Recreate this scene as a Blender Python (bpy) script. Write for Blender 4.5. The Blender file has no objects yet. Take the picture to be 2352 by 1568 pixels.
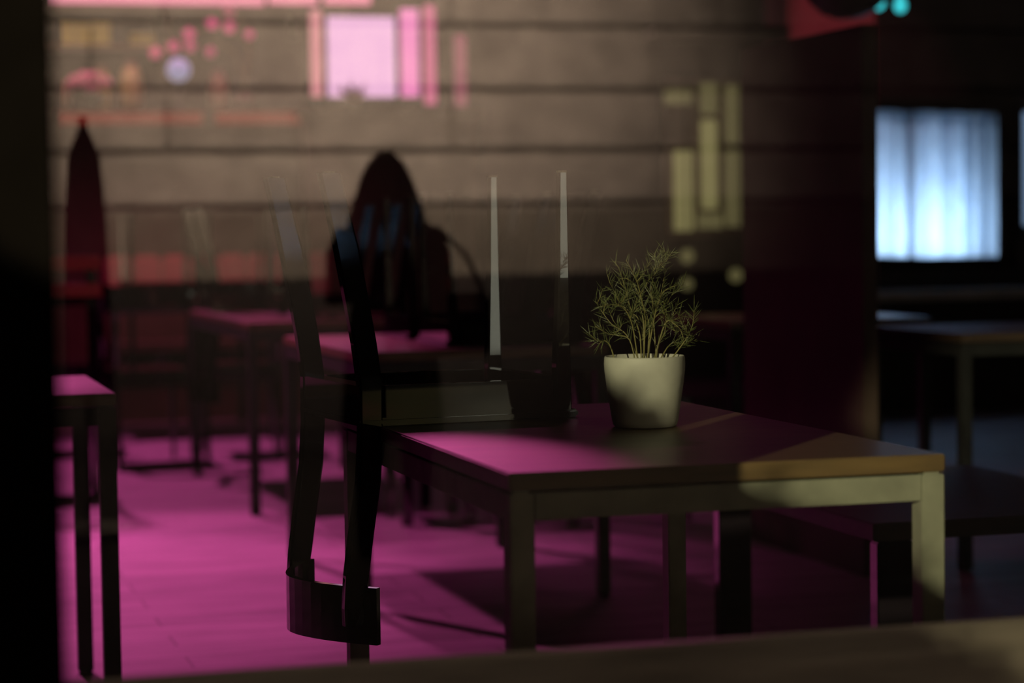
import bpy, bmesh, math, random
from mathutils import Vector, Matrix
random.seed(7)
scene = bpy.context.scene
C = scene.collection
# ------------------------------------------------------------------ camera
F_PX, YAW, PITCH, ROLL, CAM_H = 5246.5, 0.2794, 0.0505, -0.0141, 1.1097
Fv = Vector((math.sin(YAW)*math.cos(PITCH), math.cos(YAW)*math.cos(PITCH), -math.sin(PITCH)))
R0 = Vector((math.cos(YAW), -math.sin(YAW), 0)); U0 = R0.cross(Fv)
Rv = R0*math.cos(ROLL) + U0*math.sin(ROLL); Uv = U0*math.cos(ROLL) - R0*math.sin(ROLL)
EYE = Vector((0, 0, CAM_H))
cam = bpy.data.cameras.new('camera'); camo = bpy.data.objects.new('camera', cam); C.objects.link(camo)
cam.sensor_width = 36; cam.lens = F_PX*36/2352
M = Matrix((Rv, Uv, -Fv)).transposed().to_4x4(); M.translation = EYE
camo.matrix_world = M
cam.clip_start = .05; cam.clip_end = 100
cam.dof.use_dof = True; cam.dof.focus_distance = 4.22; cam.dof.aperture_fstop = 2.4
scene.camera = camo
def W(u, v, Y):                       # the point of the place at depth Y seen at photo pixel (u, v)
    d = Fv + Rv*((u-1176)/F_PX) - Uv*((v-784)/F_PX)
    return EYE + d*(Y/d.y)
# ------------------------------------------------------------------ world, exposure
w = bpy.data.worlds.new('night'); scene.world = w; w.use_nodes = True
w.node_tree.nodes['Background'].inputs[0].default_value = (.5, .55, .7, 1)
w.node_tree.nodes['Background'].inputs[1].default_value = .004
vs = scene.view_settings
vs.view_transform = 'Standard'; vs.look = 'None'; vs.exposure = 0; vs.gamma = 1; vs.use_curve_mapping = False
scene.cycles.max_bounces = 6; scene.cycles.transparent_max_bounces = 12
scene.cycles.sample_clamp_indirect = 3; scene.cycles.sample_clamp_direct = 0
# ------------------------------------------------------------------ lights
def area(name, loc, target, sx, sy, power, col, spread=180):
    l = bpy.data.lights.new(name, 'AREA'); l.shape = 'RECTANGLE'; l.size = sx; l.size_y = sy
    l.energy = power; l.color = col; l.spread = math.radians(spread)
    o = bpy.data.objects.new(name, l); C.objects.link(o); o.location = loc
    o.rotation_euler = (Vector(target)-Vector(loc)).to_track_quat('-Z', 'Y').to_euler(); return o
def spot(name, loc, target, power, col, angle, blend=.5, r=.05):
    l = bpy.data.lights.new(name, 'SPOT'); l.energy = power; l.color = col; l.spot_size = math.radians(angle)
    l.spot_blend = blend; l.shadow_soft_size = r
    o = bpy.data.objects.new(name, l); C.objects.link(o); o.location = loc
    o.rotation_euler = (Vector(target)-Vector(loc)).to_track_quat('-Z', 'Y').to_euler(); return o
PINK = (1, .13, .45)
MAG = (1, .135, .50)
spot('pink_ceiling_spot', (.3, 8.8, 2.95), (.15, 7.0, 0), 370, MAG, 62, .35, .06)
spot('pink_beam_spot', (1.02, 8.2, 2.95), (.94, 3.42, .75), 1450, MAG, 5.0, 1, .03)
spot('pink_table_spot', (1.1, 9.2, 2.95), (1.1, 7.7, 0), 330, MAG, 54, .6, .07)
spot('pink_bar_spot', (.8, 11.6, 2.95), (1.25, 10.6, .3), 420, MAG, 84, .7, .07)
spot('pink_pier_spot', (4.9, 10.2, 2.95), (5.35, 11.6, 2.1), 22, (1, .25, .35), 36, .6, .05)
area('pink_right_neon', (3.2, 9.0, 3.0), (2.8, 7.5, 0), 1.2, .1, 2, PINK, 110)
area('pink_banquette_neon', (1.7, 12.6, 3.05), (1.7, 13.7, .8), 1.2, .08, 3.6, (1, .15, .35), 60)
area('pink_bar_neon', (2.2, 14.45, 2.62), (2.2, 14.8, 1.9), 2.6, .05, 5, PINK, 160)
area('warm_shelf_light', (1.4, 14.5, 2.45), (1.4, 15.0, 2.1), .9, .05, 1.2, (1, .75, .35), 150)
spot('street_lamp_key', (-6.4, -6.0, 3.14), (1.50, 3.40, .62), 8000, (1, .90, .55), 8.2, .3, .04)
spot('pot_fill_spot', (5.0, -4.5, 3.6), (1.385, 3.83, .82), 190, (1, .86, .56), 2.6, .9, .05)  # added fill aimed at the pot alone, no street lamp stands there
spot('facade_side_fill', (6.3, -6.5, 3.9), (6.2, -10.2, 2.2), 45, (1, .72, .60), 80, 1, .1)  # added fill on the facade, lifts the mirrored haze at the right
spot('table_fill_spot', (5.0, -4.4, 3.4), (1.5, 3.3, .7), 30, (1, .78, .32), 14, .9, .05)  # added weak warm fill on the near table, not a street lamp
spot('facade_lamp', (3.0, -6.0, 3.9), (2.85, -10.2, 2.35), 4500, (1, .72, .54), 74, 1, .1)
for k in range(5):
    spot('sill_fill_spot', (.5+.75*k, 1.3, 2.9), (.55+.75*k, 2.58, .45), 150, (1, .78, .60), 20, .8, .06)  # row of added spots to brighten the sill face; there is no awning

# ------------------------------------------------------------------ materials
def mat(name, col, rough=.6, metal=0, noise=0, scale=8, col2=None, bump=0, emit=None, es=0, stretch=None, spec=.5, coat=0):
    m = bpy.data.materials.new(name); m.use_nodes = True; nt = m.node_tree; b = nt.nodes['Principled BSDF']
    b.inputs['Base Color'].default_value = (*col, 1); b.inputs['Roughness'].default_value = rough
    b.inputs['Metallic'].default_value = metal; b.inputs['Specular IOR Level'].default_value = spec
    b.inputs['Coat Weight'].default_value = coat
    tc = nt.nodes.new('ShaderNodeTexCoord'); mp = nt.nodes.new('ShaderNodeMapping')
    nt.links.new(tc.outputs['Object'], mp.inputs[0])
    if stretch: mp.inputs['Scale'].default_value = stretch
    nz = nt.nodes.new('ShaderNodeTexNoise'); nz.inputs['Scale'].default_value = scale; nz.inputs['Detail'].default_value = 4
    nt.links.new(mp.outputs[0], nz.inputs['Vector'])
    if noise or col2:
        r = nt.nodes.new('ShaderNodeValToRGB'); r.color_ramp.elements[0].position = .35; r.color_ramp.elements[1].position = .68
        c2 = col2 or tuple(c*(1-noise) for c in col)
        r.color_ramp.elements[0].color = (*c2, 1); r.color_ramp.elements[1].color = (*col, 1)
        nt.links.new(nz.outputs['Fac'], r.inputs[0]); nt.links.new(r.outputs[0], b.inputs['Base Color'])
    if bump:
        bp = nt.nodes.new('ShaderNodeBump'); bp.inputs['Strength'].default_value = bump; bp.inputs['Distance'].default_value = .01
        nt.links.new(nz.outputs['Fac'], bp.inputs['Height']); nt.links.new(bp.outputs[0], b.inputs['Normal'])
    if emit:
        b.inputs['Emission Color'].default_value = (*emit, 1); b.inputs['Emission Strength'].default_value = es
    return m
MT = {}
MT['table_wood'] = mat('table_wood', (.13, .080, .030), .5, noise=.35, scale=6, stretch=(1, 9, 9), bump=.06, coat=.3)
MT['table_wood'].node_tree.nodes['Principled BSDF'].inputs['Coat Roughness'].default_value = .24
MT['pale_wood'] = mat('pale_wood', (.55, .42, .27), .5, noise=.3, scale=6, stretch=(1, 8, 8))
MT['steel'] = mat('raw_steel', (.24, .24, .18), .55, metal=.1, noise=.3, scale=14)
MT['dark_steel'] = mat('dark_steel', (.03, .03, .03), .45, metal=.5, noise=.3, scale=10)
MT['chair_wood'] = mat('chair_dark_wood', (.012, .010, .009), .30, noise=.3, scale=12, stretch=(1, 1, .15), coat=1, spec=0)
MT['chair_wood'].node_tree.nodes['Principled BSDF'].inputs['Coat Roughness'].default_value = .035
MT['chair_wood'].node_tree.nodes['Principled BSDF'].inputs['Coat IOR'].default_value = 2.0
MT['chair_foot'] = mat('felt_glide', (.30, .28, .20), .7, noise=.2, scale=40)
MT['pot'] = mat('matt_ceramic', (.34, .33, .285), .6, noise=.06, scale=60, bump=.05)
MT['soil'] = mat('soil', (.05, .035, .025), .9, noise=.5, scale=60, bump=.6)
MT['stem'] = mat('herb_stem', (.13, .115, .03), .6, noise=.3, scale=30)
MT['leaf'] = mat('herb_needle', (.075, .09, .022), .55, noise=.45, scale=25)
MT['stone'] = mat('stone', (.42, .40, .36), .8, noise=.3, scale=5, bump=.3)
MT['plinth_dark'] = mat('dark_plinth', (.012, .011, .010), .8, noise=.3, scale=4)
MT['walnut'] = mat('dark_walnut', (.05, .03, .02), .5, noise=.3, scale=6, stretch=(1, 8, 8))
MT['plinth'] = mat('plinth_stone', (.19, .18, .15), .8, noise=.3, scale=4, bump=.2)
MT['asphalt'] = mat('asphalt', (.004, .004, .005), .8, noise=.4, scale=30, bump=.3)
MT['wall_dark'] = mat('dark_wall_paint', (.022, .017, .015), .8, noise=.2, scale=3)
MT['wall_red'] = mat('red_wall_paint', (.46, .14, .15), .7, noise=.15, scale=3)
MT['ceil'] = mat('ceiling_paint', (.06, .05, .05), .8, noise=.2, scale=3)
MT['sill'] = mat('worn_grey_wood', (.10, .08, .063), .7, noise=.35, scale=7, stretch=(.5, 5, 5), bump=.4)
MT['frame'] = mat('dark_window_frame', (.005, .004, .0035), .9, noise=.3, scale=9, spec=0)
MT['partition'] = mat('brown_panel', (.075, .045, .035), .6, noise=.25, scale=4)
MT['red_paint'] = mat('red_lacquer', (.50, .05, .05), .4, noise=.1, scale=5)
MT['red_fabric'] = mat('red_vinyl', (.55, .13, .16), .5, noise=.15, scale=5)
MT['shelf'] = mat('shelf_brown', (.14, .08, .06), .5, noise=.25, scale=5)
MT['fabric'] = mat('dark_coat_cloth', (.012, .012, .014), .9, noise=.3, scale=40, bump=.2)
MT['hair'] = mat('dark_brown_hair', (.03, .012, .007), .5, noise=.4, scale=30, stretch=(4, 4, .3), bump=.4)
MT['skin'] = mat('skin', (.32, .19, .13), .6)
MT['trouser'] = mat('dark_trousers', (.015, .015, .02), .9)
MT['hedge'] = mat('blocker_leaf', (.03, .06, .02), .7, noise=.4, scale=10)  # leaf colour of the added hedge-shaped blocker
MT['blocker_base'] = mat('dark_box_paint', (.015, .015, .017), .6)
MT['yellow'] = mat('yellow_card', (.50, .40, .10), .6, noise=.15, scale=9)
MT['glassjar'] = mat('olive_glaze', (.42, .38, .16), .35, noise=.1, scale=9)
MT['petal'] = mat('orchid_petal', (.85, .28, .55), .6, noise=.15, scale=30)
MT['bluevase'] = mat('lit_blue_glass', (.3, .36, .6), .3, emit=(.24, .27, .48), es=.75)
MT['curtain'] = None
def emis(name, col, s):
    m = bpy.data.materials.new(name); m.use_nodes = True; nt = m.node_tree
    nt.nodes.remove(nt.nodes['Principled BSDF']); e = nt.nodes.new('ShaderNodeEmission')
    e.inputs[0].default_value = (*col, 1); e.inputs[1].default_value = s
    nt.links.new(e.outputs[0], nt.nodes['Material Output'].inputs[0]); return m
MT['neon_hot'] = emis('pink_neon_hot', (1, .28, .42), 1.0)
MT['panel_hot'] = emis('pink_lit_panel', (1, .52, .84), .95)
MT['strip_a'] = emis('pink_strip_soft', (.80, .28, .33), .85)
MT['strip_b'] = emis('pink_strip_bright', (1, .26, .60), .95)
MT['strip_c'] = emis('pink_strip_medium', (.80, .15, .33), .75)
MT['strip_d'] = emis('pink_strip_dim', (.42, .08, .16), .55)
MT['red_led'] = emis('red_led_strip', (.20, .016, .012), .7)
MT['amber'] = emis('amber_pane', (.23, .20, .08), .8)
MT['amber_dim'] = emis('amber_pane_dim', (.14, .12, .05), .7)
MT['shop'] = emis('shop_window', (1, .97, .78), 1.25)
MT['blue_dim'] = emis('blue_pane', (.20, .30, .48), .8)
MT['neon_sign'] = emis('neon_sign', (1, .13, .45), 2.2)
MT['cyan'] = emis('cyan_bulb', (.06, .75, .85), 1.0)
def glass():
    m = bpy.data.materials.new('window_glass'); m.use_nodes = True; nt = m.node_tree
    nt.nodes.remove(nt.nodes['Principled BSDF'])
    t = nt.nodes.new('ShaderNodeBsdfTransparent'); t.inputs[0].default_value = (.97, .98, .97, 1)
    g = nt.nodes.new('ShaderNodeBsdfGlossy'); g.inputs['Roughness'].default_value = .0
    mx = nt.nodes.new('ShaderNodeMixShader'); lw = nt.nodes.new('ShaderNodeLayerWeight'); lw.inputs['Blend'].default_value = .5
    mr = nt.nodes.new('ShaderNodeMapRange'); mr.inputs['From Min'].default_value = .0; mr.inputs['From Max'].default_value = 1
    mr.inputs['To Min'].default_value = .075; mr.inputs['To Max'].default_value = .6
    pw = nt.nodes.new('ShaderNodeMath'); pw.operation = 'POWER'; pw.inputs[1].default_value = 4
    nt.links.new(lw.outputs['Facing'], pw.inputs[0]); nt.links.new(pw.outputs[0], mr.inputs['Value'])
    nt.links.new(mr.outputs[0], mx.inputs[0]); nt.links.new(t.outputs[0], mx.inputs[1]); nt.links.new(g.outputs[0], mx.inputs[2])
    nt.links.new(mx.outputs[0], nt.nodes['Material Output'].inputs[0]); return m
MT['glass'] = glass()
def curtain_mat():
    m = bpy.data.materials.new('sheer_curtain'); m.use_nodes = True; nt = m.node_tree
    nt.nodes.remove(nt.nodes['Principled BSDF'])
    d = nt.nodes.new('ShaderNodeBsdfDiffuse'); t = nt.nodes.new('ShaderNodeBsdfTranslucent'); mx = nt.nodes.new('ShaderNodeMixShader')
    d.inputs[0].default_value = (.7, .8, .9, 1); t.inputs[0].default_value = (.7, .82, .95, 1); mx.inputs[0].default_value = .6
    nt.links.new(d.outputs[0], mx.inputs[1]); nt.links.new(t.outputs[0], mx.inputs[2])
    nt.links.new(mx.outputs[0], nt.nodes['Material Output'].inputs[0]); return m
MT['curtain'] = curtain_mat()
def floor_mat():
    m = mat('floor_planks', (.30, .25, .30), .55); nt = m.node_tree; b = nt.nodes['Principled BSDF']
    tc = nt.nodes.new('ShaderNodeTexCoord')
    br = nt.nodes.new('ShaderNodeTexBrick'); br.inputs['Scale'].default_value = 1; br.inputs['Brick Width'].default_value = 1.6
    br.inputs['Row Height'].default_value = .16; br.inputs['Mortar Size'].default_value = .004
    br.inputs['Color1'].default_value = (.34, .28, .32, 1); br.inputs['Color2'].default_value = (.27, .22, .26, 1); br.inputs['Mortar'].default_value = (.13, .1, .12, 1)
    nt.links.new(tc.outputs['Object'], br.inputs['Vector'])
    nz = nt.nodes.new('ShaderNodeTexNoise'); nz.inputs['Scale'].default_value = 3; nz.inputs['Detail'].default_value = 5
    mp = nt.nodes.new('ShaderNodeMapping'); mp.inputs['Scale'].default_value = (1, 3.5, 1)
    nt.links.new(tc.outputs['Object'], mp.inputs[0]); nt.links.new(mp.outputs[0], nz.inputs['Vector'])
    mx = nt.nodes.new('ShaderNodeMixRGB'); mx.blend_type = 'MULTIPLY'; mx.inputs[0].default_value = .6
    r = nt.nodes.new('ShaderNodeValToRGB'); r.color_ramp.elements[0].position = .35; r.color_ramp.elements[0].color = (.5, .5, .5, 1); r.color_ramp.elements[1].position = .6
    nt.links.new(nz.outputs['Fac'], r.inputs[0]); nt.links.new(br.outputs[0], mx.inputs[1]); nt.links.new(r.outputs[0], mx.inputs[2])
    nt.links.new(mx.outputs[0], b.inputs['Base Color']); return m
MT['floor'] = floor_mat()

# ------------------------------------------------------------------ mesh helpers
def link(name, bm, m, parent=None, smooth=False):
    me = bpy.data.meshes.new(name); bmesh.ops.recalc_face_normals(bm, faces=bm.faces[:]); bm.to_mesh(me); bm.free()
    if smooth:
        for p in me.polygons: p.use_smooth = True
    me.materials.append(MT[m] if isinstance(m, str) else m)
    o = bpy.data.objects.new(name, me); C.objects.link(o)
    if parent: o.parent = parent
    return o
def empty(name, loc, label, cat, group=None, rz=0, kind=None):
    o = bpy.data.objects.new(name, None); C.objects.link(o); o.location = loc; o.rotation_euler = (0, 0, rz)
    o.empty_display_size = .1
    return tag(o, label, cat, group, kind)
def tag(o, label=None, cat=None, group=None, kind=None):
    if label: o['label'] = label
    if cat: o['category'] = cat
    if group: o['group'] = group
    if kind: o['kind'] = kind
    return o
def struct(o): o['kind'] = 'structure'; return o
def box(bm, x0, x1, y0, y1, z0, z1, bev=0):
    vs_ = [bm.verts.new(p) for p in ((x0,y0,z0),(x1,y0,z0),(x1,y1,z0),(x0,y1,z0),(x0,y0,z1),(x1,y0,z1),(x1,y1,z1),(x0,y1,z1))]
    fs = [bm.faces.new([vs_[i] for i in q]) for q in ((0,3,2,1),(4,5,6,7),(0,1,5,4),(1,2,6,5),(2,3,7,6),(3,0,4,7))]
    if bev:
        es = list({e for f in fs for e in f.edges}); bmesh.ops.bevel(bm, geom=es, offset=bev, segments=2, affect='EDGES', clamp_overlap=True)
def bx(name, x0, x1, y0, y1, z0, z1, m, parent=None, bev=.003):
    bm = bmesh.new(); box(bm, x0, x1, y0, y1, z0, z1, bev); return link(name, bm, m, parent)
def loft(bm, rings, cap=True):
    vr = [[bm.verts.new(p) for p in r] for r in rings]; n = len(rings[0])
    for a, b in zip(vr, vr[1:]):
        for i in range(n): bm.faces.new((a[i], a[(i+1) % n], b[(i+1) % n], b[i]))
    if cap: bm.faces.new(vr[0][::-1]); bm.faces.new(vr[-1])
def ell(cx, cy, z, rx, ry, n=20, rot=0, lump=0):
    return [(cx+rx*math.cos(t+rot)*(1+lump*math.sin(3*t)), cy+ry*math.sin(t+rot)*(1+lump*math.cos(5*t)), z) for t in (2*math.pi*i/n for i in range(n))]
def lathe(bm, prof, cx=0, cy=0, n=40):
    loft(bm, [ell(cx, cy, z, r, r, n) for r, z in prof], cap=False)
def rectring(cx, cy, z, wx, wy, c=.004):
    a, b = wx/2, wy/2
    return [(cx+x, cy+y, z) for x, y in ((-a+c,-b),(a-c,-b),(a,-b+c),(a,b-c),(a-c,b),(-a+c,b),(-a,b-c),(-a,-b+c))]
def tube(bm, pts, rads, n=6):
    pts = [Vector(p) for p in pts]; rings = []
    for i, p in enumerate(pts):
        d = (pts[min(i+1, len(pts)-1)]-pts[max(i-1, 0)]).normalized()
        a = d.orthogonal().normalized() if i == 0 else (a - d*a.dot(d)).normalized()
        b = d.cross(a); r = rads[i] if isinstance(rads, (list, tuple)) else rads
        rings.append([p + a*(r*math.cos(2*math.pi*k/n)) + b*(r*math.sin(2*math.pi*k/n)) for k in range(n)])
    loft(bm, rings)
def copy_tree(o, parent=None):
    c = o.copy(); C.objects.link(c); c.parent = parent
    if parent is None:
        pass
    for ch in [k for k in o.children]:
        copy_tree(ch, c)
    return c

# ------------------------------------------------------------------ shell of the restaurant
T = .75
struct(bx('floor', -3, 10, 1.9, 15.3, -.1, 0, 'floor', bev=0))
struct(bx('ceiling', -3, 10, 1.9, 15.3, 3.1, 3.2, 'ceil', bev=0))
struct(bx('wall_back', -3.1, 10, 15.3, 15.45, 0, 3.1, 'wall_dark', bev=0))
struct(bx('wall_left', -3.15, -3, 1.8, 15.45, 0, 3.1, 'wall_dark', bev=0))
struct(bx('wall_right', 10, 10.15, 1.8, 15.45, 0, 3.1, 'wall_dark', bev=0))
struct(bx('floor_street', -12, 16, -10.2, 1.78, -.25, -.15, 'asphalt', bev=0))
# the street window: a big pane over a low wall, jamb at the left
GY = 1.9
xj = W(128, 784, GY).x
struct(bx('wall_front', -3, 10, GY-.12, GY+.12, -.15, .52, 'wall_dark', bev=0))
win = empty('window_1', (0, GY, 0), None, None, kind='structure')
def wp(name, x0, x1, y0, y1, z0, z1, m, bev=.003):
    return bx(name, x0, x1, y0-GY, y1-GY, z0, z1, m, win, bev)
wp('window_frame', xj-.20, xj, GY-.05, GY+.05, .52, 3.1, 'frame')
wp('window_pane', -3, xj-.18, GY-.004, GY+.004, .52, 3.05, 'glass', 0)
wp('window_frame', -3, xj-.20, GY-.05, GY+.05, 3.05, 3.12, 'frame')
wp('window_pane', xj-.02, 7.0, GY-.004, GY+.004, .52, 3.05, 'glass', 0)
wp('window_frame', xj, 7.1, GY-.05, GY+.05, 3.05, 3.12, 'frame')
wp('window_frame', 7.0, 7.12, GY-.06, GY+.06, .52, 3.05, 'frame')
# deep inner sill: its far edge runs at the bottom of the photo
ys = 2.62; zs = W(1176, 1494, ys).z
bm = bmesh.new(); box(bm, -2.9, 8, ys-.03, ys, 0, zs, .004); struct(link('trim_1', bm, 'sill'))

# ------------------------------------------------------------------ tables
def slab_table(name, x0, y0, wx, dy, label, cat='table', group=None, wood='table_wood', leg=.04, rail=.04, steel='steel', top=T):
    t = empty(name, (x0, y0, 0), label, cat, group)
    th = .027
    bx('tabletop', 0, wx, 0, dy, top-th, top, wood, t, .0025)
    g = .004
    zt = top-th-g
    fr = bmesh.new()
    box(fr, leg, wx-leg, .002, leg, zt-rail, zt, .001); box(fr, leg, wx-leg, dy-leg, dy-.002, zt-rail, zt, .001)
    box(fr, .002, leg, leg, dy-leg, zt-rail, zt, .001); box(fr, wx-leg, wx-.002, leg, dy-leg, zt-rail, zt, .001)
    for sx in (leg*.5, wx-leg*.5):
        for sy in (leg*.5, dy-leg*.5): box(fr, sx-.012, sx+.012, sy-.012, sy+.012, zt-.002, zt+g+.002)
    link('frame', fr, steel, t)
    for sx in (0, wx-leg):
        for sy in (0, dy-leg):
            l = bx('leg', sx+.001, sx+leg-.001, sy+.001, sy+leg-.001, .006, zt, steel, t, .002)
            bx('foot', sx+.006, sx+leg-.006, sy+.006, sy+leg-.006, 0, .006, 'dark_steel', l, 0)
    return t
slab_table('dining_table', .9065, 3.186, .70, 1.188, 'brown wooden table on a square steel frame carrying the potted herb', group=None)
slab_table('dining_table', .551-.70, 5.125, .70, .69, 'pink-lit table at the left edge beside the window frame', steel='dark_steel')
slab_table('dining_table', 1.38, 6.45, .77, 1.15, 'table behind the hanging chair back, its left end lit pink', steel='dark_steel')
slab_table('dining_table', 1.45, 8.75, .72, 1.6, 'pink-lit table left of the nearest upturned chair, second from the bar', steel='dark_steel')
slab_table('dining_table', 1.27, 12.0, .86, 1.0, 'farthest table, a thin pink strip below the bar', steel='dark_steel')
slab_table('dining_table', W(1600, 735, 8.1).x, 7.75, .8, .8, 'small table with pink top right of the potted herb', steel='dark_steel')
slab_table('dining_table', W(2110, 770, 6.8).x, 6.5, .85, .7, 'dim reddish table under the blue-lit curtain', wood='walnut', steel='dark_steel')

# ------------------------------------------------------------------ the chair (built upright, forward = +x, origin at the seat's centre on the floor)
PX = [(0, -.070), (.06, -.058), (.14, -.040), (.24, -.022), (.31, -.010), (.39, 0), (.48, -.001), (.56, -.006), (.66, -.022), (.73, -.032), (.79, -.040), (.822, -.046)]
def make_chair(label, group=None, name='dining_chair'):
    t = empty(name, (0, 0, 0), label, 'chair', group)
    bx('seat', -.215, .215, -.19, .19, .446, .461, 'chair_wood', t, .004)
    fr = bmesh.new()
    z0, z1 = .388, .446
    box(fr, -.165, .165, -.187, -.167, z0, z1, .001); box(fr, -.165, .165, .167, .187, z0, z1, .001)
    box(fr, .175, .205, -.170, .170, z0, z1, .001); box(fr, -.212, -.172, -.170, .170, z0, z1, .001)
    link('seat_frame', fr, 'chair_wood', t)
    for s in (-1, 1):
        bm = bmesh.new()
        loft(bm, [rectring(.192, s*.176, .003, .017, .017, .003), rectring(.190, s*.176, .2, .022, .022, .003), rectring(.187, s*.174, .36, .029, .027, .003), rectring(.187, s*.174, .446, .031, .029, .003)])
        l = link('leg', bm, 'chair_wood', t)
        bm = bmesh.new(); lathe(bm, [(0, 0), (.0105, 0), (.0105, .004), (0, .004)], .192, s*.176, 12); link('glide', bm, 'chair_foot', l)
        bm = bmesh.new(); rings = []
        for z, x in PX:
            wd = .044 if z > .1 else .040
            if z > .75: wd = .036
            if z > .81: wd = .022
            rings.append(rectring(-.192+x, s*.176, max(z, .003), wd, .026, .004))
        loft(bm, rings); l = link('rear_post', bm, 'chair_wood', t)
        bm = bmesh.new(); lathe(bm, [(0, 0), (.011, 0), (.011, .005), (0, .005)], -.262, s*.176, 12); link('glide', bm, 'chair_foot', l)
    # the wrap-round back slat
    bm = bmesh.new(); rings = []
    n = 16
    for i in range(n+1):
        k = -1+2*i/n; y = k*.205; x = -.292 + .100*abs(k)**1.8
        dx = .100*1.8*abs(k)**.8*(1 if k > 0 else -1)/.205
        nx, ny = -1, dx; L = math.hypot(nx, ny); nx, ny = nx/L, ny/L; th = .0065
        rings.append([(x+nx*th*a, y+ny*th*a, z) for a, z in ((-1, .752), (1, .752), (1, .856), (-1, .856))])
    loft(bm, rings); link('backrest', bm, 'chair_wood', t)
    return t
chair = make_chair('dark wooden chair upside down on the brown table, its back hanging beside it')
def upturn(o, x, y, rz, top=T+.001):
    o.rotation_mode = 'XYZ'
    o.matrix_world = Matrix.Translation((x, y, top+.461)) @ Matrix.Rotation(rz, 4, 'Z') @ Matrix.Rotation(math.pi, 4, 'X')
upturn(chair, 1.062, 4.235, math.radians(6))
def chair_copy(label, group=None):
    c = copy_tree(chair); c['label'] = label
    if group: c['group'] = group
    return c
ups = [
 (1.90, 6.78, 180, 'upturned chair nearest behind the potted herb on the table\'s right side'),
 (1.90, 7.28, 180, 'upturned chair on the same far table, behind the one nearest the herb'),
 (1.91, 9.10, 180, 'upturned chair on the right front of the second pink table from the bar'),
 (1.91, 9.62, 180, 'upturned chair on the right rear of the second pink table from the bar'),
 (1.70, 10.1, 0, 'upturned chair on the left rear of the second pink table from the bar'),
 (1.60, 12.6, 90, 'upturned chair on the left end of the farthest table'),
 (2.02, 12.6, 90, 'upturned chair on the right end of the farthest table'),
]
for x, y, a, lb in ups:
    upturn(chair_copy(lb, 'chairs upturned on the background tables'), x, y, math.radians(a))
std = [
 (W(548, 830, 11.2).x, 11.15, 84, 'upright dark chair with its back toward the window between the two far pink tables'),
 (W(330, 800, 10.9).x, 10.9, 95, 'upright dark chair left of the pink table by the far bar'),
 (W(170, 760, 11.3).x, 11.55, 80, 'upright dark chair farthest left against the bar'),
 (2.75, 9.8, 175, 'upright dark chair in shadow behind the potted herb'),
 (W(1600, 735, 8.1).x-.28, 8.15, 0, 'upright dark chair in shadow at the small table right of the herb'),
]
for x, y, a, lb in std:
    c = chair_copy(lb, 'chairs standing upright at the background tables')
    c.matrix_world = Matrix.Translation((x, y, 0)) @ Matrix.Rotation(math.radians(a), 4, 'Z')

# ------------------------------------------------------------------ potted herb
PXc, PYc = 1.344, 3.832
pot = empty('potted_herb', (PXc, PYc, T), 'small white pot with a wispy green herb, on the table beside the chair', 'potted plant')
bm = bmesh.new()
prof = [(0, .0005), (.052, .0005), (.0565, .003), (.0590, .012), (.0640, .045), (.0685, .075), (.0716, .100), (.0722, .112), (.0716, .123), (.0706, .1262), (.0690, .1262), (.0682, .123), (.0680, .108), (0, .108)]
lathe(bm, prof, n=56); link('pot', bm, 'pot', pot, True)
bm = bmesh.new(); loft(bm, [ell(0, 0, .1085, .0675, .0675, 24), ell(0, 0, .114, .0655, .0655, 24, lump=.01), ell(0, 0, .117, .03, .03, 24)]); link('soil', bm, 'soil', pot)
stems = [
 ([(1473, 815), (1470, 770), (1456, 728), (1443, 690), (1434, 655), (1424, 622), (1412, 600)], .0),
 ([(1478, 812), (1481, 765), (1482, 725), (1474, 690), (1466, 655), (1452, 622), (1438, 597)], -.02),
 ([(1505, 812), (1513, 790), (1526, 765), (1530, 735), (1532, 700), (1546, 672)], .012),
 ([(1535, 812), (1562, 798), (1578, 775), (1590, 748), (1594, 722), (1594, 712)], -.01),
 ([(1414, 815), (1402, 795), (1388, 782), (1376, 790)], .0),
 ([(1470, 800), (1440, 770), (1406, 745), (1386, 720), (1368, 692)], .02),
 ([(1476, 805), (1478, 740), (1468, 690), (1482, 658), (1498, 628), (1508, 604), (1502, 582)], .015),
 ([(1508, 806), (1500, 720), (1496, 660), (1512, 612), (1530, 594), (1546, 584)], .02),
 ([(1484, 810), (1500, 745), (1510, 700), (1526, 668), (1555, 655)], -.025),
 ([(1500, 810), (1528, 742), (1552, 746), (1566, 764), (1570, 785)], -.02),
 ([(1466, 810), (1452, 745), (1430, 705), (1400, 700), (1378, 704)], -.018),
 ([(1460, 812), (1446, 780), (1420, 770), (1396, 766), (1366, 748)], .01),
 ([(1490, 810), (1490, 740), (1460, 660), (1440, 640), (1420, 640)], .03),
 ([(1512, 812), (1540, 790), (1572, 790), (1602, 778)], .02),
 ([(1482, 812), (1470, 740), (1445, 715), (1420, 690), (1408, 660)], .03),
 ([(1488, 812), (1492, 760), (1512, 700), (1525, 640), (1530, 615)], .03),
]
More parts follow.
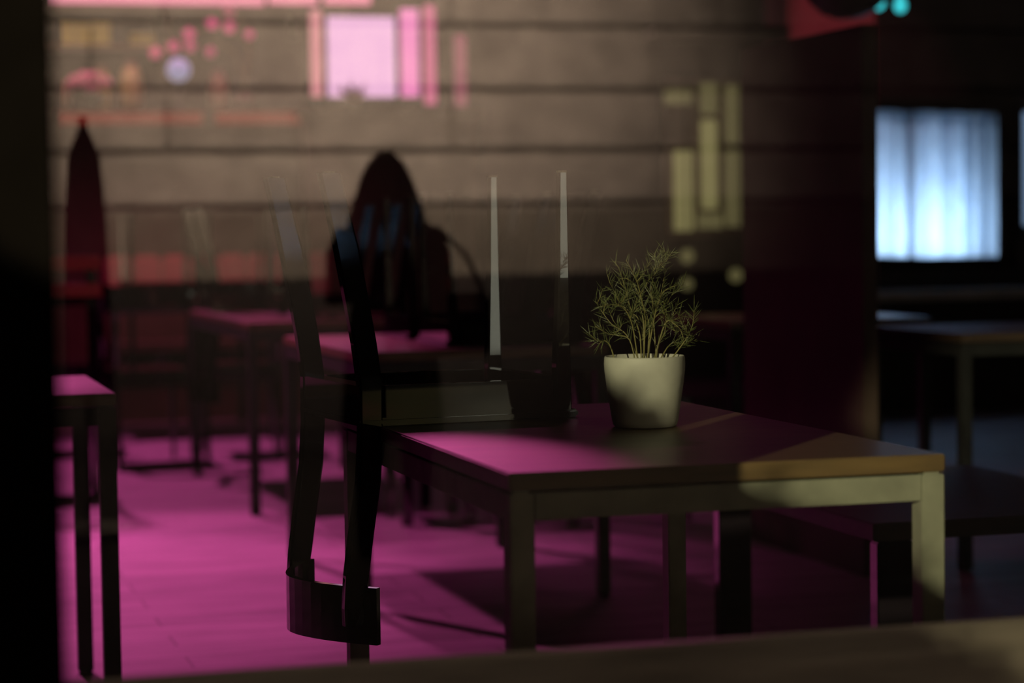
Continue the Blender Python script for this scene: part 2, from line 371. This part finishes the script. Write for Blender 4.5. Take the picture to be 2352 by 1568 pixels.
def needles(bm, pts, dens):
    for a, b in zip(pts, pts[1:]):
        L = (b-a).length; n = max(2, int(L*dens))
        d = (b-a).normalized()
        for i in range(n):
            p = a.lerp(b, random.random())
            side = Vector((random.uniform(-1, 1), random.uniform(-1, 1), random.uniform(-1, 1))); side = (side - d*side.dot(d)).normalized()
            q = (d*random.uniform(.45, 1.3) + side + Vector((0, 0, .15))).normalized(); ln = random.uniform(.012, .030)
            bend = Vector((0, 0, random.uniform(-.003, .004)))
            wv = q.cross(Vector((random.random(), random.random(), random.random()))).normalized()*.0006
            tv = q.cross(wv).normalized()*.0003
            m1 = p + q*ln*.5 + bend*.5; e1 = p + q*ln + bend
            v = [bm.verts.new(x) for x in (p-wv*.6, p+wv*.6, p+tv, m1-wv, m1+wv, m1+tv*2, e1)]
            for f in ((0,1,4,3),(1,2,5,4),(2,0,3,5)): bm.faces.new([v[k] for k in f])
            for f in ((3,4,6),(4,5,6),(5,3,6)): bm.faces.new([v[k] for k in f])
for px, dy in stems:
    n = len(px); pts = []
    for i, (u, v) in enumerate(px):
        k = i/(n-1); P = W(u, v, PYc + dy*(.4+1.8*k)); P -= Vector((PXc, PYc, T))
        if i == 0: P.z = .112; P.x = max(-.055, min(.055, P.x))
        pts.append(P)
    # smooth the polyline
    fine = []
    for i in range(n-1):
        p0, p1, p2, p3 = pts[max(i-1, 0)], pts[i], pts[i+1], pts[min(i+2, n-1)]
        for s in range(4):
            t_ = s/4; fine.append(.5*((2*p1)+(p2-p0)*t_+(2*p0-5*p1+4*p2-p3)*t_**2+(3*p1-p0-3*p2+p3)*t_**3))
    fine.append(pts[-1])
    bm = bmesh.new(); tube(bm, fine, [(.0014)*(1-.7*i/len(fine)) for i in range(len(fine))], 6)
    # side twigs
    tw = []
    for k in range(random.randint(2, 4)):
        i = random.randint(len(fine)//3, len(fine)-2); b0 = fine[i]; d = (fine[i+1]-fine[i]).normalized()
        sd = Vector((random.uniform(-1, 1), random.uniform(-.7, .7), random.uniform(0, .6))).normalized()
        q = (d*.6+sd).normalized(); L = random.uniform(.018, .040)
        path = [b0, b0+q*L*.5, b0+q*L*.9+Vector((0, 0, L*.25))]; tw.append(path); tube(bm, path, [.0009, .0007, .0003], 5)
    so = link('stem', bm, 'stem', pot, True)
    bm = bmesh.new(); needles(bm, fine[3:], 290)
    for pth in tw: needles(bm, pth, 380)
    link('needle_leaves', bm, 'leaf', so)

# ------------------------------------------------------------------ bar at the back left
BY = 14.9
def wbox(name, u0, u1, v0, v1, Y, depth, m, parent=None, bev=.003, org=None):
    um, vm = (u0+u1)/2, (v0+v1)/2
    x0, x1 = W(u0, vm, Y).x, W(u1, vm, Y).x; z1, z0 = W(um, v0, Y).z, W(um, v1, Y).z
    o_ = org or Vector((0, 0, 0))
    return bx(name, x0-o_.x, x1-o_.x, Y-o_.y, Y+depth-o_.y, z0-o_.z, z1-o_.z, m, parent, bev)
zl = W(400, 272, BY-.3).z
xl0, xl1 = W(60, 272, BY-.3).x, W(905, 272, BY-.3).x
org = Vector((xl0, BY-.3, 0))
bar = empty('back_bar', org, 'long brown back bar with a glowing red edge under the shelves', 'bar')
bx('cabinet', 0, xl1-xl0, .10, .66, 0, zl-.05, 'shelf', bar)
bx('counter_top', -.03, xl1-xl0+.03, .02, .68, zl+.02, zl+.06, 'shelf', bar)
for a, b in ((130, 465), (496, 748), (760, 880)):
    q = wbox('red_light_edge', a, b, 258, 284, BY-.3, .02, 'red_led', bar, .002, org); tag(q, 'glowing red edge strip')
bx('top_support', 0, xl1-xl0, .04, .64, zl-.05, zl+.02, 'shelf', bar)
# shelf above
z_up = W(400, 20, BY).z; zc = zl+.06
shelf_top = empty('wall_shelf', Vector((xl0, 15.0, z_up)), 'long brown shelf above the back bar under the pink tubes', 'shelf')
bx('board', 0, xl1-xl0-.2, 0, .3, 0, .03, 'shelf', shelf_top)
for k in (.05, .9, 1.8):
    bx('bracket', k, k+.03, .02, .3, -.16, 0, 'dark_steel', shelf_top)
mid = W(300, 100, 15.0).z
sm = empty('wall_shelf', Vector((xl0, 15.05, mid)), 'short shelf holding the yellow cartons at the far left', 'shelf')
bx('board', 0, W(385, 100, 15.05).x-xl0, 0, .25, -.03, 0, 'shelf', sm)
bx('end_panel', W(383, 100, 15.05).x-xl0, W(392, 100, 15.05).x-xl0, 0, .25, -.2, .2, 'shelf', sm)
def carton(u0, u1, v0, Y, label, z, m='yellow'):
    h = W(u0, v0, Y).z - z; x0, x1 = W(u0, v0, Y).x, W(u1, v0, Y).x
    t = empty('carton', ((x0+x1)/2, Y+.06, z), label, 'box', 'yellow cartons and jars at the bar')
    hw = (x1-x0)/2; bx('body', -hw, hw, -.06, .06, 0, h*.82, m, t); bx('lid', -hw-.004, hw+.004, -.064, .064, h*.82, h, m, t)
carton(140, 168, 52, 15.08, 'yellow carton at the left end of the short shelf', mid)
carton(172, 206, 54, 15.08, 'orange-tinted yellow carton in the middle of the short shelf', mid)
carton(212, 252, 52, 15.08, 'wide yellow carton at the right of the trio on the short shelf', mid)
carton(300, 355, 76, 15.08, 'low yellow carton near the right end of the short shelf', mid)
def jar(u, v0, wpx, Y, label, z, m='glassjar', name='jar', cat='jar'):
    P = W(u, v0, Y); h = P.z - z; r = wpx/2*(Y/F_PX)*1.04
    t = empty(name, (P.x, Y, z), label, cat, 'yellow cartons and jars at the bar' if name == 'jar' else None)
    bm = bmesh.new(); lathe(bm, [(0, 0), (r*.8, 0), (r, h*.15), (r, h*.6), (r*.75, h*.8), (r*.55, h*.86), (0, h*.86)], n=24); link('body', bm, m, t, True)
    bm = bmesh.new(); lathe(bm, [(0, h*.86), (r*.6, h*.86), (r*.6, h), (0, h)], n=24); link('lid', bm, 'shelf', t)
jar(300, 138, 48, 14.85, 'large olive jar on the bar left of the blue glass lamp', zc)
jar(500, 155, 40, 14.85, 'yellowish jar on the bar right of the blue glass lamp', zc)
jar(232, 150, 44, 15.0, 'olive jar behind the round bouquet', zc)
jar(148, 178, 22, 14.75, 'small pale bottle at the far left of the bar', zc, 'pale_wood')
# blue globe lamp
P = W(410, 160, 14.7); r = 27*14.7/F_PX
t = empty('globe_lamp', (P.x, 14.7, zc), 'small round blue lamp on the bar under the pink orchid', 'lamp')
bm = bmesh.new(); hc = P.z-zc
lathe(bm, [(0, hc-r)] + [(r*math.sin(a), hc-r*math.cos(a)) for a in (math.pi*k/12 for k in range(1, 12))] + [(0, hc+r)], n=24); link('globe', bm, 'bluevase', t, True)
bm = bmesh.new(); lathe(bm, [(0, 0), (.05, 0), (.045, .015), (.015, .03), (.015, hc-r+.01), (0, hc-r+.01)], n=20); link('base', bm, 'dark_steel', t, True)
# orchid with pink blooms
oy = 13.6; zo = zl+.06
Pb = W(560, 235, 14.72)
orchid = empty('orchid', (Pb.x, 14.72, zc), 'pink orchid arching over the bar, round blooms on thin stems', 'flowers')
orx = Vector((Pb.x, 14.72, zc))
bm = bmesh.new(); lathe(bm, [(0, 0), (.05, 0), (.065, .1), (.062, .1), (.05, .09), (0, .09)], n=24); link('pot', bm, 'shelf', orchid, True)
bm = bmesh.new()
for pts in ([(560, 210), (570, 110), (540, 60), (480, 60), (433, 80), (400, 108), (356, 125)], [(560, 210), (575, 130), (572, 78), (545, 40), (527, 22)], [(565, 200), (540, 120), (490, 90), (480, 118)]):
    tube(bm, [W(u, v, 14.72)-orx for u, v in pts], .005, 6)
link('stem', bm, 'stem', orchid)
for u, v, r_ in ((357, 122, 15), (399, 108, 15), (434, 79, 15), (437, 107, 14), (483, 120, 13), (527, 27, 15), (487, 55, 14), (527, 64, 14), (573, 80, 12), (520, 10, 11)):
    P = W(u, v, 14.70)-orx; rr = r_*14.7/F_PX
    bm = bmesh.new()
    for k in range(5):
        a = 2*math.pi*k/5+.3; cx_, cz_ = P.x+math.cos(a)*rr*.5, P.z+math.sin(a)*rr*.5
        m_ = Matrix.Translation((cx_, P.y, cz_)) @ Matrix.Rotation(-a, 4, 'Y') @ Matrix.Diagonal((rr*.55, rr*.15, rr*.42, 1))
        bmesh.ops.create_uvsphere(bm, u_segments=10, v_segments=6, radius=1, matrix=m_)
    link('bloom', bm, 'petal', orchid, True)
# round bouquet at the left end
P = W(205, 238, 14.62)
bq = empty('flower_bouquet', (P.x, 14.62, zc), 'round dusky pink bouquet in a dark bowl at the left of the bar', 'flowers')
bm = bmesh.new(); lathe(bm, [(0, 0), (.06, 0), (.11, .06), (.10, .10), (.09, .10), (0, .08)], n=24); link('bowl', bm, 'wall_dark', bq, True)
bm = bmesh.new()
for k in range(46):
    a, b_ = random.uniform(0, 6.28), random.uniform(0, 1.4)
    p_ = Vector((math.cos(a)*math.cos(b_)*.15, math.sin(a)*math.cos(b_)*.10, .12+math.sin(b_)*.09))
    bmesh.ops.create_icosphere(bm, subdivisions=1, radius=random.uniform(.02, .035), matrix=Matrix.Translation(p_))
link('blooms', bm, 'petal', bq)
# pink neon tubes along the top
for a, b, lb in ((100, 606, 'longest pink neon tube above the bar, at the left'), (618, 728, 'short pink neon tube between the two others'), (746, 850, 'pink neon tube directly above the bright pink panel')):
    z = W((a+b)/2, -1, 14.6).z; x0, x1 = W(a, 3, 14.6).x, W(b, 3, 14.6).x
    t = empty('neon_tube', ((x0+x1)/2, 14.6, z), lb, 'neon light', 'pink neon tubes over the bar')
    bm = bmesh.new(); tube(bm, [(-(x1-x0)/2, 0, 0), ((x1-x0)/2, 0, 0)], .030, 12); link('tube', bm, 'neon_hot', t, True)
    bx('housing', -(x1-x0)/2, (x1-x0)/2, -.01, .03, .028, .06, 'dark_steel', t)
# glowing pink panel with its side strips
LY = 13.9
zz = W(900, 246, LY).z
def lit(name, u0, u1, v0, v1, m, label, fr=True):
    P = W((u0+u1)/2, v1, LY); o_ = Vector((P.x, LY, P.z))
    t = empty(name, o_, label, 'light panel', 'pink glowing panels at the bar')
    wbox('glowing_face', u0, u1, v0, v1, LY, .03, m, t, .004, o_)
    x0, x1 = W(u0, v1, LY).x-o_.x, W(u1, v1, LY).x-o_.x; h = W(u0, v0, LY).z-P.z
    bx('back_case', x0-.01, x1+.01, .03, .12, zz-.02-P.z, h+.02, 'dark_steel', t)
    return t
lit('light_box', 754, 908, 38, 222, 'panel_hot', 'large square glowing pink panel with a dark plant before it')
lit('light_box', 715, 740, 22, 222, 'strip_a', 'narrow pale pink glowing strip left of the large panel')
lit('light_box', 922, 962, 20, 222, 'strip_b', 'tall bright pink strip just right of the large panel')
lit('light_box', 976, 1001, 12, 240, 'strip_c', 'thin deep pink strip, second right of the large panel')
lit('light_box', 1046, 1072, 80, 244, 'strip_d', 'dimmest pink strip, farthest right of the panels')
rl = empty('room_divider', Vector((W(700, 230, LY).x, LY, 0)), 'dark low divider under the glowing pink panels', 'divider')
bx('panel', 0, W(1090, 236, LY).x-W(700, 236, LY).x, 0, .16, 0, zz-.06, 'shelf', rl); bx('cap', -.02, W(1090, 236, LY).x-W(700, 236, LY).x+.02, -.12, .2, zz-.06, zz-.02, 'shelf', rl)
P = W(815, 222, LY-.06)
sp = empty('potted_succulent', (P.x, LY-.06, zz-.02), 'small spiky plant silhouetted against the large pink panel', 'potted plant')
bm = bmesh.new(); lathe(bm, [(0, 0), (.03, 0), (.04, .05), (0, .045)], n=16); link('pot', bm, 'shelf', sp, True)
bm = bmesh.new()
for k in range(16):
    a = random.uniform(0, 6.28); L = random.uniform(.05, .13)
    q = Vector((math.cos(a)*1.0, math.sin(a)*.2, random.uniform(.4, 1.3))).normalized()*L
    tube(bm, [Vector((0, 0, .05)), Vector((0, 0, .05))+q*.6, Vector((0, 0, .05))+q*1.25], [.010, .014, .001], 5)
link('foliage', bm, 'petal', sp)

# ------------------------------------------------------------------ middle and right background
# red rails of a high-backed bench, far left
o_ = Vector((W(190, 600, 9.6).x, 9.6, 0))
bn = empty('high_back_bench', o_, 'red high-backed bench with two rails at the far left', 'bench')
wbox('rail', 60, 232, 588, 620, 9.6, .03, 'red_paint', bn, .003, o_); wbox('rail', 60, 234, 652, 682, 9.6, .03, 'red_paint', bn, .003, o_)
xb0, xb1 = W(60, 600, 9.6).x-o_.x, W(234, 600, 9.6).x-o_.x
for x in (xb0+.02, xb1-.06): bx('post', x, x+.035, .03, .07, 0, W(190, 586, 9.6).z, 'chair_wood', bn)
bx('seat', xb0, xb1, .07, .45, .42, .46, 'chair_wood', bn)
for x in (xb0+.02, xb1-.06): bx('leg', x, x+.035, .40, .44, 0, .42, 'chair_wood', bn)
o_ = Vector((W(480, 640, 13.7).x, 13.7, 0))
bn = empty('banquette', o_, 'long red padded banquette along the bar behind the upturned chairs', 'bench')
xb0, xb1 = W(240, 640, 13.7).x-o_.x, W(760, 640, 13.7).x-o_.x
zt = W(480, 584, 13.7).z
for k in range(8):
    a = xb0+(xb1-xb0)*k/8; bx('back_cushion', a+.006, a+(xb1-xb0)/8-.006, 0, .1, .70, zt, 'red_fabric', bn, .02)
bx('back_panel', xb0, xb1, .02, .08, .46, .70, 'shelf', bn)
bx('seat', xb0, xb1, -.42, 0, .40, .46, 'shelf', bn, .015); bx('base', xb0, xb1, -.36, .1, 0, .40, 'shelf', bn)
# pale bench behind the person's reflection
o_ = Vector((W(1040, 780, 8.2).x, 8.2, 0))
bn = empty('wooden_bench', o_, 'pale wooden bench back between the hanging chair and its front legs', 'bench')
wbox('backrest', 905, 1112, 748, 800, 8.2, .03, 'pale_wood', bn, .003, o_)
x0, x1 = W(905, 780, 8.2).x-o_.x, W(1112, 780, 8.2).x-o_.x
for x in (x0+.03, x1-.07): bx('post', x, x+.04, .03, .07, 0, W(1000, 750, 8.2).z, 'chair_wood', bn)
bx('seat', x0, x1, .07, .36, .40, .44, 'chair_wood', bn)
for x in (x0+.03, x1-.07): bx('leg', x, x+.04, .30, .34, 0, .40, 'chair_wood', bn)
# bench beyond the near table's right corner
bn = empty('low_bench', (2.12, 4.55, 0), 'low dark bench under the right corner of the brown table', 'bench')
bx('seat', 0, .75, 0, 1.0, .41, .45, 'walnut', bn)
bx('side_panel', .0, .09, -.02, .02, 0, .41, 'chair_wood', bn); bx('side_panel', .62, .71, -.02, .02, 0, .41, 'chair_wood', bn)
bx('side_panel', .0, .09, .93, .97, 0, .41, 'chair_wood', bn)
# the brown partition
pt = struct(bx('wall_partition', 3.0, 3.05, 6.5, 7.5, 0, 1.715, 'partition', bev=.004))
# red pier and dark beam behind it
P0, P1 = W(1806, 50, 11.6), W(2010, 50, 11.6)
struct(bx('wall_pier', P0.x, P1.x, 11.6, 11.9, 0, 3.1, 'wall_red', bev=0))
b0 = W(1500, 72, 11.55)
struct(bx('trim_3', b0.x, W(1806, 72, 11.55).x, 11.5, 11.7, W(1650, 92, 11.55).z, W(1650, 58, 11.55).z, 'ceil', bev=0))
# amber window
Y = 13.2; o_ = Vector((W(1625, 560, Y).x, Y, 0))
aw = empty('window_2', o_, None, None, kind='structure')
wbox('frame', 1530, 1704, 180, 545, Y+.05, .05, 'shelf', aw, .003, o_)
for u0, u1, v0, v1, m in ((1550, 1592, 345, 530, 'amber'), (1612, 1648, 275, 480, 'amber'), (1668, 1697, 195, 330, 'amber_dim'), (1668, 1700, 345, 520, 'amber_dim'), (1528, 1590, 205, 240, 'amber_dim'), (1610, 1648, 190, 262, 'amber_dim'), (1604, 1660, 490, 525, 'amber_dim')):
    wbox('lit_pane', u0, u1, v0, v1, Y, .02, m, aw, .003, o_)
# hanging amber lanterns
for u, v, r_, lb in ((1578, 588, 18, 'upper amber tealight lantern above the potted herb'), (1578, 652, 15, 'lower amber tealight lantern above the potted herb'), (1690, 632, 17, 'amber tealight lantern beside the brown partition')):
    LYY = 12.3 if v < 600 else 12.55 if v > 640 else 12.42
    P = W(u, v, LYY); rr = r_*LYY/F_PX
    t = empty('hanging_lantern', P, lb, 'lantern', 'amber lanterns hanging by the amber window')
    bm = bmesh.new(); bmesh.ops.create_uvsphere(bm, u_segments=16, v_segments=10, radius=rr); link('globe', bm, 'amber_dim', t, True)
    bm = bmesh.new(); tube(bm, [(0, 0, rr), (0, 0, 3.1-P.z)], .003, 5); link('cord', bm, 'dark_steel', t)
# pendant shade and two cyan bulbs
P = W(1945, 48, 8.6)
pl = empty('pendant_lamp', (P.x, 8.6, P.z), 'round dark pendant shade at the top above the brown partition', 'lamp')
bm = bmesh.new(); prof = [(.0, .02), (.05, .012), (.10, .03), (.150, .075), (.18, .14), (.185, .20), (.15, .28), (.06, .33), (0, .34)]
lathe(bm, prof, n=36); link('shade', bm, 'dark_steel', pl, True)
bm = bmesh.new(); tube(bm, [(0, 0, .33), (0, 0, 3.1-P.z)], .004, 6); link('cord', bm, 'dark_steel', pl)
for u, v, lb in ((2018, 6, 'left of the two cyan bulbs at the top right'), (2068, 12, 'right of the two cyan bulbs at the top right')):
    P = W(u, v, 9.4)
    t = empty('pendant_bulb', P, lb, 'light bulb', 'cyan bulbs at the top right')
    bm = bmesh.new(); lathe(bm, [(0, -.036), (.018, -.030), (.029, -.012), (.029, .006), (.014, .034), (.012, .045), (0, .045)], n=20); link('bulb', bm, 'cyan', t, True)
    bm = bmesh.new(); lathe(bm, [(0, .045), (.014, .045), (.014, .09), (0, .09)], n=12); tube(bm, [(0, 0, .09), (0, 0, 3.1-P.z)], .003, 5); link('socket', bm, 'dark_steel', t)
# alcove window with a blue-lit sheer curtain
Y = 12.0
x0, x1 = W(1996, 420, Y).x, W(2312, 420, Y).x; z1, z0 = W(2150, 250, Y).z, W(2150, 592, Y).z
o_ = Vector(((x0+x1)/2, Y, 0))
wn = empty('window_3', o_, None, None, kind='structure')
hw = (x1-x0)/2
bm = bmesh.new()
box(bm, -hw-.08, -hw, .02, .62, z0-.06, z1+.06); box(bm, hw, hw+.08, .02, .62, z0-.06, z1+.06)
box(bm, -hw, hw, .02, .62, z1, z1+.06); box(bm, -hw, hw, .02, .62, z0-.06, z0); box(bm, -hw, hw, .6, .66, z0, z1)
link('window_frame', bm, 'frame', wn)
bx('window_sill', -hw-.1, hw+.5, -.16, .10, W(2150, 686, Y).z, W(2150, 664, Y).z, 'stone', wn)
for u in (2082, 2236):
    xa = W(u, 420, Y+.2).x - o_.x; bx('glazing_bar', xa-.018, xa+.018, .15, .18, z0, z1, 'frame', wn)
w4 = empty('window_4', (W(2345, 420, Y).x, Y, 0), None, None, kind='structure')
bx('lit_pane', 0, .30, -.02, .0, z0+.18, z1-.02, 'blue_dim', w4); bx('window_frame', -.03, 0, -.03, .02, z0+.1, z1+.03, 'frame', w4); bx('window_frame', .30, .33, -.03, .02, z0+.1, z1+.03, 'frame', w4)
area('curtain_backlight', (o_.x, Y+.54, z0+.09), (o_.x, Y+.1, z0+.16), .6, .14, 19, (.62, .79, 1.0))
def curtain(u0, u1, v0, v1, Y, label, amp=.02, tilt=0, folds=5):
    bm = bmesh.new(); n = 90; rows = 8; g = []
    for j in range(rows+1):
        r_ = []
        for i in range(n+1):
            k = i/n; u = u0+(u1-u0)*k; v = v0+(v1-v0)*j/rows + tilt*k
            P = W(u, v, Y); ph = k*folds*2*math.pi
            P.y += amp*1.3*(math.sin(ph+1.2*math.sin(ph*.37))+.4*math.sin(2.7*ph)) ; r_.append(bm.verts.new(P))
        g.append(r_)
    for j in range(rows):
        for i in range(n): bm.faces.new((g[j][i], g[j][i+1], g[j+1][i+1], g[j+1][i]))
    bmesh.ops.solidify(bm, geom=bm.faces[:], thickness=.0015)
    o = link('sheer_curtain', bm, 'curtain', None, True); tag(o, label, 'curtain'); return o
curtain(1998, 2310, 252, 588, Y+.10, 'bluish-white sheer curtain hanging in folds at the right', .028, 10, 4.3)
# dark panels that frame the right side
struct(bx('wall_recess', W(1996, 400, 12.0).x-.6, x0-.08, 12.02, 12.2, 0, 3.1, 'wall_dark', bev=0))
struct(bx('wall_recess_right', x1+.08, 10, 12.02, 12.2, 0, 3.1, 'wall_dark', bev=0))
struct(bx('wall_recess_top', x0-.08, x1+.08, 12.02, 12.2, z1+.06, 3.1, 'wall_dark', bev=0))
struct(bx('wall_recess_base', x0-.08, x1+.08, 12.02, 12.2, 0, z0-.06, 'wall_dark', bev=0))

# ------------------------------------------------------------------ the street behind the camera, seen mirrored in the pane
FY = -10.2
bm = bmesh.new()
def z14(v, u=1000): return W(u, v, 14.0).z
courses = [1.24, z14(350), z14(210), z14(62), z14(62)+.42, z14(62)+.84, z14(62)+1.26, 5.2]
for i in range(len(courses)-1):
    za, zb = courses[i]+.025, courses[i+1]-.025
    off = .45 if i % 2 else 0
    x = -4.0+off
    while x < 9.5:
        box(bm, x, x+1.79, FY-.3, FY, za, zb, .01); x += 1.8
box(bm, -4.2, 9.8, FY-.34, FY-.06, .0, 5.3)
struct(link('wall_facade', bm, 'stone'))
struct(bx('trim_4', -4.2, 9.8, FY-.2, FY+.03, .80, 1.22, 'plinth', bev=.01))
struct(bx('wall_facade_plinth', -4.2, 9.8, FY-.34, FY+.06, -.15, .80, 'plinth_dark', bev=.01))
# lit shop window across the street, right
sw = empty('window_5', (9.6, FY, 0), None, None, kind='structure')
for k in range(3):
    bx('lit_pane', -1.55+k*1.05, -.60+k*1.05, .02, .05, .15, 2.6, 'shop', sw); bx('window_frame', -1.63+k*1.05, -1.55+k*1.05, .0, .09, .05, 2.7, 'frame', sw)
bx('window_frame', -1.63, 1.6, 0, .09, 2.6, 2.72, 'frame', sw); bx('window_frame', -1.63, 1.6, 0, .09, .03, .15, 'frame', sw); bx('window_frame', 1.50, 1.6, 0, .09, .05, 2.7, 'frame', sw)
# standing person whose mirror image darkens the pane
pc = W(890, 350, 8.7); px, py, g = pc.x, 3.8-8.7, -.15
top = pc.z
per = empty('person', (px, py, g), 'person with long dark hair in a dark coat, reflected in the window glass', 'person')
H = top-g
def skin_body():
    J = [((0, 0, .50*H), .10), ((0, 0, .60*H), .085), ((0, 0, .72*H), .10), ((0, 0, .81*H), .085), ((0, .005, .85*H), .038), ((0, .015, .895*H), .055), ((0, .01, .945*H), .062)]
    E_ = [(0, 1), (1, 2), (2, 3), (3, 4), (4, 5), (5, 6)]
    def add(p, r, a): J.append((p, r)); E_.append((a, len(J)-1)); return len(J)-1
    for s in (-1, 1):
        a = add((s*.09, 0, .49*H), .075, 0); a = add((s*.095, .01, .27*H), .045, a); a = add((s*.10, -.01, .05*H), .030, a); add((s*.11, .12, .02*H), .026, a)
        a = add((s*.16, 0, .80*H), .045, 3); a = add((s*.19, -.02, .64*H), .034, a); a = add((s*.11, .19, .68*H), .026, a); h_ = add((s*.08, .25, .70*H), .024, a)
        for k in range(5):
            f = add((s*(.055+.016*k), .30, .70*H+.012*(k-2)), .008, h_); add((s*(.03+.014*k), .325, .70*H+.010*(k-2)), .007, f)
    me = bpy.data.meshes.new('body'); me.from_pydata([j[0] for j in J], E_, []); me.materials.append(MT['skin'])
    o = bpy.data.objects.new('body', me); C.objects.link(o); o.parent = per
    md = o.modifiers.new('skin', 'SKIN')
    for v, (p, r) in zip(me.skin_vertices[0].data if me.skin_vertices else [], J): v.radius = (r, r)
    if not me.skin_vertices:
        bpy.context.view_layer.objects.active = o
        bm_ = bmesh.new(); bm_.from_mesh(me); bm_.verts.layers.skin.verify(); bm_.to_mesh(me); bm_.free()
        for v, (p, r) in zip(me.skin_vertices[0].data, J): v.radius = (r, r)
    me.skin_vertices[0].data[0].use_root = True
    o.modifiers.new('sub', 'SUBSURF').levels = 1; o.modifiers['sub'].render_levels = 2
skin_body()
bm = bmesh.new()
loft(bm, [ell(0, 0, z*H, a, b, 24, lump=l) for z, a, b, l in ((.28, .21, .16, .03), (.40, .195, .15, .02), (.52, .18, .14, .01), (.62, .155, .125, 0), (.72, .18, .13, 0), (.79, .19, .115, 0), (.825, .12, .09, 0), (.85, .07, .065, 0))])
link('coat', bm, 'fabric', per, True)
for s in (-1, 1):
    bm = bmesh.new(); tube(bm, [(s*.15, 0, .80*H), (s*.19, -.01, .74*H), (s*.205, -.02, .64*H), (s*.15, .10, .655*H), (s*.10, .21, .69*H)], [.062, .060, .052, .046, .038], 14); link('sleeve', bm, 'fabric', per, True)
    bm = bmesh.new(); tube(bm, [(s*.09, 0, .5*H), (s*.095, .01, .28*H), (s*.10, -.01, .045*H)], [.09, .065, .048], 14); link('trouser_leg', bm, 'trouser', per, True)
    bm = bmesh.new(); loft(bm, [ell(s*.105, .04, 0.0, .045, .125, 16), ell(s*.105, .04, .04, .048, .125, 16), ell(s*.10, .0, .09, .045, .07, 16)]); link('shoe', bm, 'fabric', per, True)
bm = bmesh.new()
loft(bm, [ell(0, -.035, z*H, a, b, 22, lump=l) for z, a, b, l in ((.66, .15, .06, .05), (.73, .165, .09, .05), (.79, .165, .10, .04), (.85, .148, .10, .03), (.90, .122, .10, .01), (.945, .096, .092, 0), (.98, .066, .07, 0), (1.0, .025, .025, 0))])
link('hair', bm, 'hair', per, True)
bm = bmesh.new()
for s in (-1, 1):
    bmesh.ops.create_uvsphere(bm, u_segments=10, v_segments=8, radius=.011, matrix=Matrix.Translation((s*.028, .075, .925*H)))
link('eyes', bm, 'fabric', per, True)
bm = bmesh.new(); tube(bm, [(0, .072, .93*H), (0, .092, .905*H), (0, .075, .898*H)], [.007, .012, .008], 8); link('nose', bm, 'skin', per, True)
bm = bmesh.new(); tube(bm, [(-.022, .068, .878*H), (0, .076, .878*H), (.022, .068, .878*H)], [.003, .005, .003], 6); link('mouth', bm, 'petal', per, True)
bag = empty('shoulder_bag', (px+.19, py+.33, g+.56*H), 'dark shoulder bag held in front of the reflected person', 'bag')
bx('bag_body', -.14, .12, -.05, .05, -.10, .14, 'fabric', bag, .02)
bm = bmesh.new(); tube(bm, [(-.10, 0, .13), (-.10, -.10, .30), (-.02, -.16, .37), (.06, -.10, .28), (.10, 0, .13)], .010, 8); link('strap', bm, 'fabric', bag, True)
# closed parasol on the pavement
P = W(190, 290, 9.5); pxx, pyy = P.x, 3.8-9.5
pa = empty('closed_parasol', (pxx, pyy, g), 'folded dark parasol on the pavement, reflected at the far left of the glass', 'parasol')
bm = bmesh.new(); hh = P.z-g
loft(bm, [ell(0, 0, z, a, a, 16, lump=.08) for z, a in ((hh-1.1, .10), (hh-.8, .095), (hh-.4, .085), (hh-.12, .065), (hh, .015))]); link('canopy', bm, 'fabric', pa, True)
bm = bmesh.new(); tube(bm, [(0, 0, 0), (0, 0, hh+.04)], .018, 10); link('pole', bm, 'dark_steel', pa)
bm = bmesh.new(); lathe(bm, [(0, 0), (.2, 0), (.2, .04), (.05, .07), (0, .07)], n=24); link('base', bm, 'dark_steel', pa)
# added unseen blocker, dressed as a sloped hedge, to shade the room
hd = empty('light_blocker', (0, 0, -.15), 'unseen light blocker shaped like a sloped hedge in a trough, added to shade the room', 'hedge')
def topz(x): return .663-.63*x+.15+.05*max(0, min(1.3, (x+1.5)/.32))
bm = bmesh.new(); box(bm, -3.3, -.42, -.22, .22, 0, .5, .01); link('trough', bm, 'blocker_base', hd)  # planter base of the added blocker
bm = bmesh.new()
for (xa, xb) in ((-3.28, -1.5), (-1.5, -1.18), (-1.18, -.44)):
    vv = [bm.verts.new((x, y, .45 if lo else topz(x)-.01+.26*y)) for lo in (1, 0) for x, y in ((xa, -.12), (xb, -.12), (xb, .12), (xa, .12))]
    for f in ((3,2,1,0),(4,5,6,7),(0,1,5,4),(1,2,6,5),(2,3,7,6),(3,0,4,7)): bm.faces.new([vv[k] for k in f])
for k in range(1000):
    x = random.uniform(-3.28, -.44); y = random.uniform(-.14, .14); z = topz(x)+.26*y+random.uniform(-.05, -.005 if random.random() < .9 else .02)
    m_ = Matrix.Translation((x, y, z)) @ Matrix.Rotation(random.uniform(0, 6), 4, Vector((random.random(), random.random(), random.random()+.1)).normalized()) @ Matrix.Diagonal((.018, .008, .003, 1))
    bmesh.ops.create_icosphere(bm, subdivisions=1, radius=1, matrix=m_)
link('blocker_leaves', bm, 'hedge', hd)
